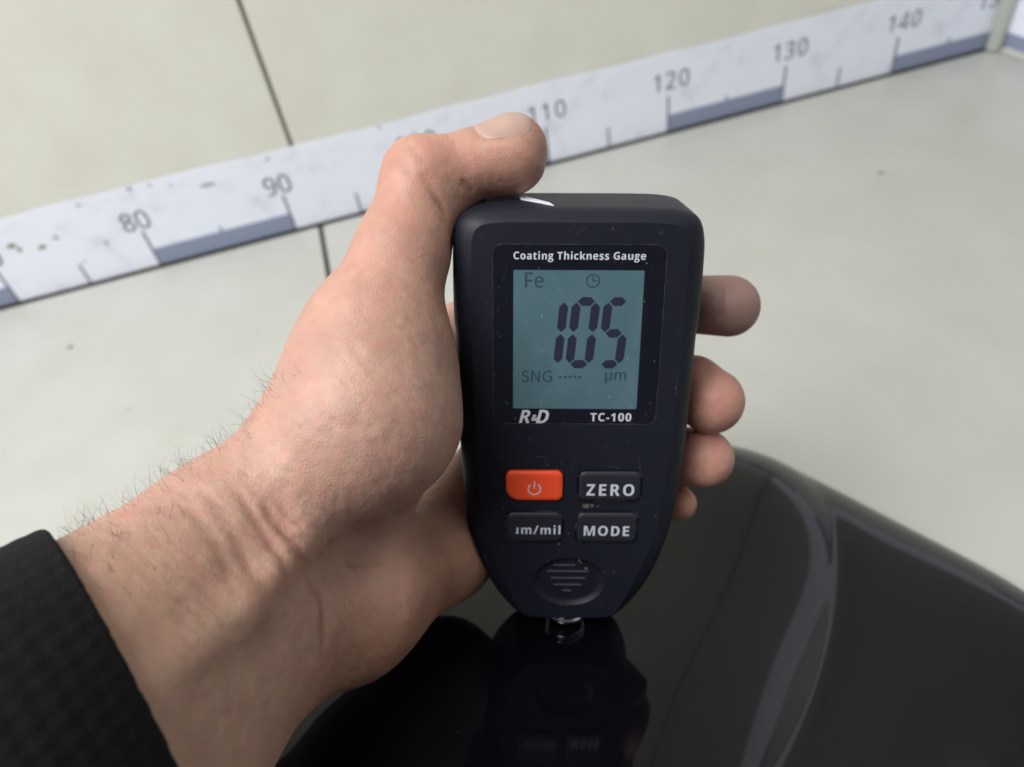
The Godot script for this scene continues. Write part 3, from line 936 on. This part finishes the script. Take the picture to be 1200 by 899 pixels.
# Surface nets over the blocks that the surface passes through.
func nets(field: Callable, lo: Vector3, hi: Vector3, h: float, cull: bool, finish: Callable) -> ArrayMesh:
	var B := 8
	var step := h * B
	var nb := Vector3i(ceili((hi.x - lo.x) / step), ceili((hi.y - lo.y) / step), ceili((hi.z - lo.z) / step))
	var vert := {}
	var v := PackedVector3Array()
	var nrm := PackedVector3Array()
	var col := PackedColorArray()
	var edges := PackedInt64Array()
	var n1 := B + 1
	var f := PackedFloat32Array()
	f.resize(n1 * n1 * n1)
	var reach := step * 0.867
	var corner := [0, 1, n1, n1 + 1, n1 * n1, n1 * n1 + 1, n1 * n1 + n1, n1 * n1 + n1 + 1]
	var pair := [[0, 1], [2, 3], [4, 5], [6, 7], [0, 2], [1, 3], [4, 6], [5, 7], [0, 4], [1, 5], [2, 6], [3, 7]]
	for bz in nb.z:
		for by in nb.y:
			for bx in nb.x:
				var o := lo + Vector3(bx, by, bz) * step
				var c := o + Vector3.ONE * step * 0.5
				var near := false
				if cull:
					var ds := PackedFloat32Array()
					var least := 1e9
					for q in bone:
						var d := bone_d(q, c)
						ds.append(d)
						least = minf(least, d)
					if least > reach + 9.0: continue
					live = []
					for k in bone.size():
						if ds[k] < least + 2.0 * reach + 14.0: live.append(bone[k])
					near = gauge_d(c) < reach + 2.0
				if absf(field.call(c, near)) > reach * 1.6 + 1.0: continue
				for z in n1:
					for y in n1:
						for x in n1:
							f[(z * n1 + y) * n1 + x] = field.call(o + Vector3(x, y, z) * h, near)
				for z in B:
					for y in B:
						for x in B:
							var at := (z * n1 + y) * n1 + x
							var inside := 0
							for k in 8:
								if f[at + corner[k]] < 0.0: inside += 1
							if inside == 0 or inside == 8: continue
							var sum := Vector3()
							var cnt := 0
							for e in pair:
								var a: float = f[at + corner[e[0]]]
								var b: float = f[at + corner[e[1]]]
								if (a < 0.0) != (b < 0.0):
									var t := a / (a - b)
									var k0: int = e[0]
									var k1: int = e[1]
									sum += Vector3(k0 & 1, (k0 >> 1) & 1, k0 >> 2).lerp(Vector3(k1 & 1, (k1 >> 1) & 1, k1 >> 2), t)
									cnt += 1
							var p := o + (Vector3(x, y, z) + sum / cnt) * h
							var g := Vector3(bx * B + x, by * B + y, bz * B + z)
							var key := (int(g.x) * 4096 + int(g.y)) * 4096 + int(g.z)
							vert[key] = v.size()
							var res: Array = finish.call(p, near)
							v.append(res[0] * U)
							nrm.append(res[1])
							col.append(res[2])
							for ax in 3:
								var b2: float = f[at + [1, n1, n1 * n1][ax]]
								if (f[at] < 0.0) != (b2 < 0.0): edges.append(key * 4 + ax)
	var idx := PackedInt32Array()
	var d3 := [4096 * 4096, 4096, 1]
	for e in edges:
		var ax := e % 4
		var key := e / 4
		var u: int = d3[(ax + 1) % 3]
		var w: int = d3[(ax + 2) % 3]
		if vert.has(key - u) and vert.has(key - w) and vert.has(key - u - w):
			var a: int = vert[key]
			var b: int = vert[key - u]
			var c: int = vert[key - u - w]
			var d: int = vert[key - w]
			idx.append_array([a, b, c, a, c, d])
	return build(v, nrm, idx, PackedVector2Array(), col)

var tone := FastNoiseLite.new()
var fine := FastNoiseLite.new()

func skin_finish(p: Vector3, near: bool) -> Array:
	var list := []
	for c in creases:
		var mid: Vector3 = c[2 + (c.size() - 2) / 2]
		if mid.distance_to(p) < 26.0: list.append(c)
	var e := 0.25
	var g := Vector3()
	var fold := 0.055 + 0.09 * smoothstep(20.0, 40.0, p.z)
	for k in [Vector3(1, -1, -1), Vector3(-1, -1, 1), Vector3(-1, 1, -1), Vector3(1, 1, 1)]:
		var q: Vector3 = p + k * e
		var d := skin_d(q, near)
		if list.size(): d += groove(q, list)
		# soft unevenness of flesh, and fine folds that run round the wrist
		d += 0.10 * tone.get_noise_3dv(q * 9.0)
		var along := q.dot(Vector3(0.52, 0.50, -0.69))
		d += fold * fine.get_noise_3dv((q + Vector3(0.52, 0.50, -0.69) * along * 3.0) * 2.6)
		g += k * d
	var n := g.normalized()
	if list.size(): p -= n * groove(p, list) * 0.5
	# colour of the skin: warmer on the thumb and the fingertips, browner up the forearm, a little blotchy
	var c := Vector3(0.43, 0.255, 0.202)
	var up := smoothstep(10.0, 48.0, p.y)
	c = c.lerp(Vector3(0.44, 0.228, 0.172), up * 0.7)
	var fore := smoothstep(46.0, 72.0, p.z)
	c = c.lerp(Vector3(0.39, 0.238, 0.178), fore)
	if p.x > 26.0: c = c.lerp(Vector3(0.47, 0.235, 0.185), 0.9)
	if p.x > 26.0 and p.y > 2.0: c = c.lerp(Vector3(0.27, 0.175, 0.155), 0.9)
	var low := smoothstep(-30.0, -55.0, p.y) * (1.0 - fore)
	c = c.lerp(Vector3(0.40, 0.21, 0.145), low)
	var b := tone.get_noise_3dv(p * 3.2)
	c *= 1.0 + 0.15 * b
	var patch := tone.get_noise_3dv(p * 5.5 + Vector3(60, 10, 30))
	c.y *= 1.0 - 0.08 * maxf(patch, -0.3)
	c.z *= 1.0 - 0.06 * maxf(patch, -0.3)
	c.x *= 1.0 + 0.07 * fine.get_noise_3dv(p * 6.0)
	c.y *= 1.0 - 0.09 * fine.get_noise_3dv(p * 6.0 + Vector3.ONE * 40.0)
	if list.size():
		var s := groove(p, list)
		c = c.lerp(Vector3(0.33, 0.155, 0.11), clampf(s * 0.9, 0.0, 0.55))
	var spot := p.distance_to(Vector3(-89.6, -8.4, 56.1))
	c = c.lerp(Vector3(0.50, 0.17, 0.14), 0.75 * exp(-spot * spot / 2.6))
	return [p, n, Color(c.x, c.y, c.z)]

func sleeve_finish(p: Vector3, near: bool) -> Array:
	var e := 0.3
	var g := Vector3()
	for k in [Vector3(1, -1, -1), Vector3(-1, -1, 1), Vector3(-1, 1, -1), Vector3(1, 1, 1)]:
		g += k * (sleeve_d(p + k * e, near) + 0.10 * fine.get_noise_3dv((p + k * e) * 20.0))
	return [p, g.normalized(), Color(1, 1, 1)]

func hand() -> void:
	tone.seed = 3
	tone.frequency = 0.02
	tone.noise_type = FastNoiseLite.TYPE_SIMPLEX
	tone.fractal_octaves = 3
	fine.seed = 8
	fine.frequency = 0.05
	fine.noise_type = FastNoiseLite.TYPE_SIMPLEX
	for q in BONES:
		var g := ORDER.find(q[0])
		var ab: Vector3 = q[2] - q[1]
		bone.append([g, q[1], ab, 1.0 / maxf(ab.length_squared(), 1e-6), float(q[3]), float(q[4]) - float(q[3]), BLEND[q[0]], JOIN[g]])
	bone.sort_custom(func(a, b): return a[0] < b[0])
	axis_n = axis_n.normalized()
	rib_x = axis_n.cross(Vector3.UP).normalized()
	rib_y = rib_x.cross(axis_n)
	creases = CREASES.duplicate()
	for c in nail_folds(): creases.append(c)
	var o := base("person", Transform3D(G_B, G_AT))
	tag(o, "left hand in a black ribbed cuff gripping the gauge, thumb bent over its top", "person")
	var skin := mat(Color.WHITE, 0.50, 0.42)
	skin.vertex_color_use_as_albedo = true
	skin.subsurf_scatter_enabled = true
	skin.subsurf_scatter_strength = 0.10
	skin.uv1_triplanar = true
	skin.uv1_scale = Vector3.ONE * 38.0
	skin.heightmap_enabled = true
	skin.heightmap_scale = 0.007
	skin.heightmap_texture = noise_tex(1024, 0.035, FastNoiseLite.TYPE_CELLULAR, 12, FastNoiseLite.RETURN_DISTANCE2_SUB)
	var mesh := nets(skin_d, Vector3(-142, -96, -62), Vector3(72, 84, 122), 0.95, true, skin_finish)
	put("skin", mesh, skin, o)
	var knit := mat(lin(0.0065, 0.0068, 0.0085), 0.95, 0.25)
	knit.rim_enabled = true
	knit.rim = 0.25
	knit.rim_tint = 0.6
	knit.uv1_triplanar = true
	knit.uv1_scale = Vector3.ONE * 90.0
	knit.heightmap_enabled = true
	knit.heightmap_scale = 0.03
	knit.heightmap_texture = noise_tex(256, 0.09, FastNoiseLite.TYPE_SIMPLEX, 14)
	put("sleeve_cuff", nets(sleeve_d, Vector3(-150, -100, 30), Vector3(-30, 40, 160), 1.15, false, sleeve_finish), knit, o)
	nail(o)
	hairs(o, mesh)

func drop(p: Vector3, d: Vector3) -> Vector3:   # along d on to the skin
	live = bone
	for i in 60:
		var s := skin_d(p, true)
		p += d * s * 0.8
		if s < 0.02: break
	return p

const NAIL_N := Vector3(0.02, 0.9023, 0.4311)
const NAIL_MID := Vector3(-19.6, 58.0, -18.6)

func nail_axes() -> Array:
	var along := Vector3(0.95, 0.12, -0.20)
	along = (along - NAIL_N * along.dot(NAIL_N)).normalized()
	return [along, NAIL_N.cross(along)]

func nail_folds() -> Array:   # the fold of skin round the base and the sides of the nail
	var ax := nail_axes()
	var c := [0.34, 0.7]
	for i in 13:
		var a := deg_to_rad(60.0 + 240.0 * i / 12.0)
		var x := signf(cos(a)) * pow(absf(cos(a)), 0.7) * 7.5
		var y := signf(sin(a)) * pow(absf(sin(a)), 0.7) * 6.7
		c.append(drop(NAIL_MID + NAIL_N * 14.0 + ax[0] * x + ax[1] * y, -NAIL_N))
	return [c]

func nail(o: Node3D) -> void:
	var n := NAIL_N
	var along: Vector3 = nail_axes()[0]
	var side: Vector3 = nail_axes()[1]
	var mid := NAIL_MID + n * 14.0
	var v := PackedVector3Array()
	var nn := PackedVector3Array()
	var idx := PackedInt32Array()
	var R := 12
	var A := 40
	for r in R + 1:
		for k in A:
			var a := TAU * k / A
			var ca := cos(a)
			var sa := sin(a)
			var s := float(r) / R
			var x := signf(ca) * pow(absf(ca), 0.7) * 7.2 * s
			var y := signf(sa) * pow(absf(sa), 0.7) * 6.4 * s
			var p := drop(mid + along * x + side * y, -n)
			var lift := 0.20 * (1.0 - smoothstep(0.86, 1.0, s)) - 0.05
			if x > 4.0: lift += 0.05 * (x - 4.0)
			v.append(p + n * lift)
			nn.append(n)
	for i in v.size():
		var r := i / A
		var k := i % A
		if r == 0: continue
		var a := v[r * A + (k + 1) % A] - v[r * A + (k + A - 1) % A]
		var b := v[mini(r + 1, R) * A + k] - v[(r - 1) * A + k]
		var f := a.cross(b).normalized()
		nn[i] = f if f.dot(n) > 0.0 else -f
	for r in R:
		for k in A:
			var a := r * A + k
			var b := r * A + (k + 1) % A
			idx.append_array([a, b, b + A, a, b + A, a + A])
	for i in v.size(): v[i] *= U
	var m := mat(lin(0.41, 0.275, 0.23), 0.32, 0.5)
	put("thumbnail", build(v, nn, idx), m, o)

func hairs(o: Node3D, skin: ArrayMesh) -> void:
	var s := skin.surface_get_arrays(0)
	var v: PackedVector3Array = s[Mesh.ARRAY_VERTEX]
	var n: PackedVector3Array = s[Mesh.ARRAY_NORMAL]
	rng.seed = 44
	var st := SurfaceTool.new()
	st.begin(Mesh.PRIMITIVE_TRIANGLES)
	var lean := Vector3(-0.35, 0.75, 0.2).normalized()
	var upward := Vector3(-0.30, 0.93, -0.2).normalized()
	var n_h := 0
	for i in 60000:
		if n_h >= 300: break
		var k := rng.randi_range(0, v.size() - 1)
		var p := v[k] / U
		var back := (p - CUFF_AT).dot(CUFF_N)
		if back < 0.5 or back > 52.0 or p.z < 14.0 or p.x > -58.0: continue
		var f := n[k].dot(upward)
		if f < 0.55 or rng.randf() > f * f: continue
		var d := (n[k] * rng.randf_range(0.1, 0.6) + lean * rng.randf_range(0.3, 1.0) + Vector3(rng.randf_range(-1, 1), rng.randf_range(-1, 1), rng.randf_range(-1, 1)) * 0.45).normalized()
		var bend := (n[k] * rng.randf_range(-0.6, 0.2) + Vector3(rng.randf_range(-1, 1), rng.randf_range(-1, 1), rng.randf_range(-1, 1)) * 0.5)
		var length := rng.randf_range(2.0, 6.0)
		var q := p
		var w := rng.randf_range(0.02, 0.04)
		var prev := []
		for j in 7:
			var t := d.normalized()
			var a := t.cross(Vector3(0.3, 0.5, 0.8)).normalized() * w * (1.0 - j / 8.0)
			var b := t.cross(a).normalized() * a.length()
			var tri := [q + a, q - a * 0.5 + b * 0.87, q - a * 0.5 - b * 0.87]
			if prev.size():
				for e in 3:
					var e2 := (e + 1) % 3
					for x in [prev[e], tri[e2], prev[e2], prev[e], tri[e], tri[e2]]: st.add_vertex(x * U)
			prev = tri
			q += t * length / 6.0
			d = (t + bend * 0.5).normalized()
		n_h += 1
	st.generate_normals()
	var h := put("arm_hair", st.commit(), mat(lin(0.02, 0.014, 0.011), 0.5, 0.4), o)
	tag(h, "", "", "", "stuff")

# ----------------------------------------------------------------

func _ready() -> void:
	look()
	setting()
	ruler()
	panel()
	gauge()
	hand()
